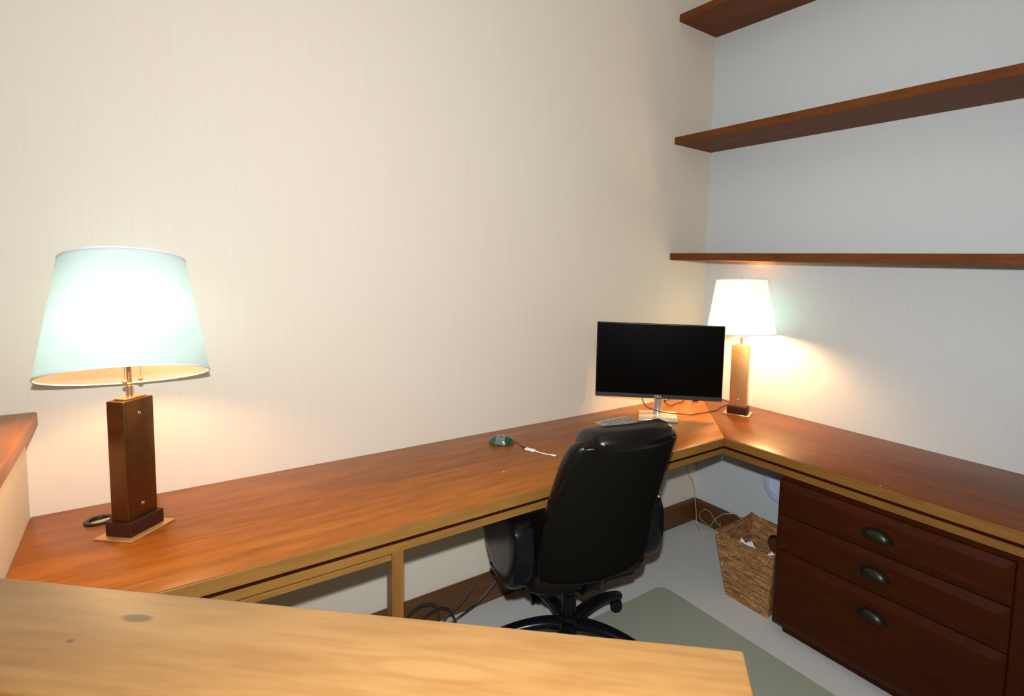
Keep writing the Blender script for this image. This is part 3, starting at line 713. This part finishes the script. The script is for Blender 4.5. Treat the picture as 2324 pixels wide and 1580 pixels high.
cord('yellow_cord', [(-.04, -.20, .008), (-.05, -.158, .022), (-.05, -.125, .030), (-.05, -.092, .041), (-.05, -.081, .064), (-.05, -.096, .09), (-.05, -.127, .110), (-.05, -.159, .106), (-.055, -.189, .086), (-.06, -.225, .06), (-.09, -.262, .096), (-.12, -.284, .089), (-.12, -.296, .05)],
     .0018, M['cord_gold'], 'thin looped yellow cord against the baseboard left of the basket')

# ------------------------------------------------------------------ office chair
CH = thing('office_chair', 'black leather high-back swivel chair pushed under the desk', 'chair', (-1.27, -.455, 0), math.radians(-11))
def lean(z): return -.290-.24*(z-.46)
# back shell outline (local x, z)
half = [(0, .428), (.12, .432), (.185, .440), (.206, .462), (.211, .53), (.208, .62), (.203, .72), (.192, .82), (.180, .885), (.168, .910), (.150, .921), (0, .927)]
outl = [(x-.022, z) for x, z in half] + [(-x-.022, z) for x, z in reversed(half[1:-1])]
outl = [(p.x, p.y) for p in catmull([(a, b, 0) for a, b in outl], 4, True)]
def placeback(off, wrap=.06):
    def f(x, z, d):
        curve = wrap*((x+.022)/.21)**2      # the back wraps forward at its sides
        return Vector((x + .055*max(0, (z-.62)/.31)**1.4, lean(z)+off+d+curve, z))
    return f
shell = link('back_shell', pillow(NB(), outl, [(.05, -.012), (.018, -.0105), (.006, -.007), (0, 0), (0, .018), (.006, .024)], placeback(0)), M['shell'], CH, True)
bm = tube(NB(), [placeback(-.003)(x, z, 0) for x, z in outl+[outl[0]]], .0045, 8, caps=False)
link('piping', bm, M['leather'], shell, True)
# thick cushion in front of the shell, wider than it
hc = [(0, .47), (.12, .47), (.18, .49), (.202, .55), (.208, .65), (.208, .76), (.208, .85), (.203, .905), (.185, .932), (.15, .940), (0, .940)]
oc = [(x-.022, z) for x, z in hc] + [(-x-.022, z) for x, z in reversed(hc[1:-1])]
oc = [(p.x, p.y) for p in catmull([(a, b, 0) for a, b in oc], 4, True)]
cush = link('back_cushion', pillow(NB(), oc, [(.03, .012), (.010, .018), (.001, .030), (0, .046), (.004, .062), (.018, .078), (.045, .088), (.085, .092)], placeback(0, .035)), M['leather'], CH, True)
# headrest roll draped over the top
hr = [(0, .890), (.10, .890), (.148, .898), (.160, .918), (.161, .944), (.150, .962), (.115, .972), (0, .974)]
oh = [(x-.022, z) for x, z in hr] + [(-x-.022, z) for x, z in reversed(hr[1:-1])]
oh = [(p.x, p.y) for p in catmull([(a, b, 0) for a, b in oh], 4, True)]
link('headrest', pillow(NB(), oh, [(.036, -.020), (.020, -.012), (.008, .002), (.001, .022), (0, .050), (.001, .085), (.008, .105), (.022, .118), (.036, .124)], placeback(0)), M['leather'], CH, True)
# seat cushion
os_ = rrect(-.262, .218, -.25, .255, .08, 6)
link('seat', pillow(NB(), os_, [(.05, .385), (.020, .388), (.004, .402), (0, .425), (.004, .448), (.018, .462), (.045, .470), (.09, .474)], lambda x, y, d: Vector((x, y, d))), M['leather'], CH, True)
link('seat_pan', box(NB(), (-.20, -.22, .365), (.16, .2, .388), .01), M['plastic'], CH, True)
# arms: padded loop each side
for s in (-1, 1):
    xc = -.022+s*(.262 if s < 0 else .245)
    loop = [(-.235, .640), (-.12, .646), (0, .648), (.08, .644), (.136, .615), (.132, .550), (.090, .490), (.035, .435), (-.06, .402), (-.16, .405), (-.225, .44), (-.255, .53)]
    lp = [(p.x, p.y) for p in catmull([(a, b, 0) for a, b in loop], 5, True)]
    arm = link('armrest', pillow(NB(), lp, [(.016, -.036), (.004, -.030), (0, -.015), (0, .015), (.004, .030), (.016, .036)], lambda y, z, d, xc=xc: Vector((xc+d, y, z))), M['plastic'], CH, True)
    pad = rrect(-.24, .11, -.037, .037, .030, 5)
    link('arm_pad', pillow(NB(), pad, [(.006, .628), (0, .638), (.002, .648), (.012, .655)], lambda y, x, d, xc=xc: Vector((xc+x, y, d))), M['leather'], arm, True)
    link('arm_bracket', box(NB(), (xc-.02 if s < 0 else -.02+.17, -.13, .372), (-.22 if s < 0 else xc+.02, .06, .386), .004), M['plastic'], CH, True)
# tilt mechanism, back bar, gas column
link('mechanism', box(NB(), (-.085, -.15, .305), (.085, .12, .366), .012, 3), M['plastic'], CH, True)
link('back_bar', tube(NB(), catmull([(-.02, -.05, .33), (-.02, -.18, .335), (-.02, -.235, .37), (-.02, -.248, .44), (-.02, -.255, .50)], 6), .035, 12, ry=.010, up=(0, 0, 1)), M['plastic'], CH, True)
link('lever', tube(NB(), [(.06, .02, .335), (.17, .03, .335), (.215, .03, .33)], .006, 8), M['plastic'], CH, True)
link('lever', tube(NB(), [(-.06, -.02, .33), (-.16, -.03, .325), (-.21, -.03, .30)], .007, 8), M['plastic'], CH, True)
link('gas_column', lathe(NB(), [(.028, .13), (.028, .24), (.024, .242), (.024, .31)], seg=28), M['plastic'], CH, True)
link('hub', lathe(NB(), [(.040, .062), (.048, .075), (.048, .118), (.040, .135), (.030, .138)], seg=32), M['plastic'], CH, True)
for k in range(5):
    a = math.radians(233+11+72*k - 7); dr = Vector((math.cos(a), math.sin(a), 0)); sd = Vector((-dr.y, dr.x, 0))
    # arched spoke with a flattened section
    pts = [dr*.030+Vector((0, 0, .098)), dr*.09+Vector((0, 0, .106)), dr*.16+Vector((0, 0, .104)), dr*.23+Vector((0, 0, .093)), dr*.29+Vector((0, 0, .076)), dr*.315+Vector((0, 0, .066))]
    leg = link('leg', tube(NB(), catmull(pts, 5), lambda f: .031-.010*f, 14, ry=lambda f: .026-.010*f), M['plastic'], CH, True)
    cpos = dr*.300
    bm = NB(); aa = a+math.radians(75 if k % 2 else 40); wx = Vector((math.cos(aa), math.sin(aa), 0))
    for w in (-1, 1):
        lathe(bm, [(.006, -.008), (.022, -.008), (.025, -.005), (.025, .005), (.022, .008), (.006, .008)], cpos+wx*w*.013+Vector((0, 0, .0285)), 24, axis=wx)
    lathe(bm, [(.010, 0), (.012, .006), (.012, .020)], cpos+Vector((0, 0, .046)), 14)
    side_ = Vector((-wx.y, wx.x, 0))
    pillow(bm, [(.027*math.cos(math.radians(t)), .027*math.sin(math.radians(t))) for t in range(0, 181, 15)], [(.001, -.006), (0, 0), (.001, .006)],
           lambda uu, vv, d, c=cpos, sd_=side_, w_=wx: c+sd_*uu+Vector((0, 0, .030+vv))+w_*d)
    link('castor', bm, M['plastic'], leg, True)
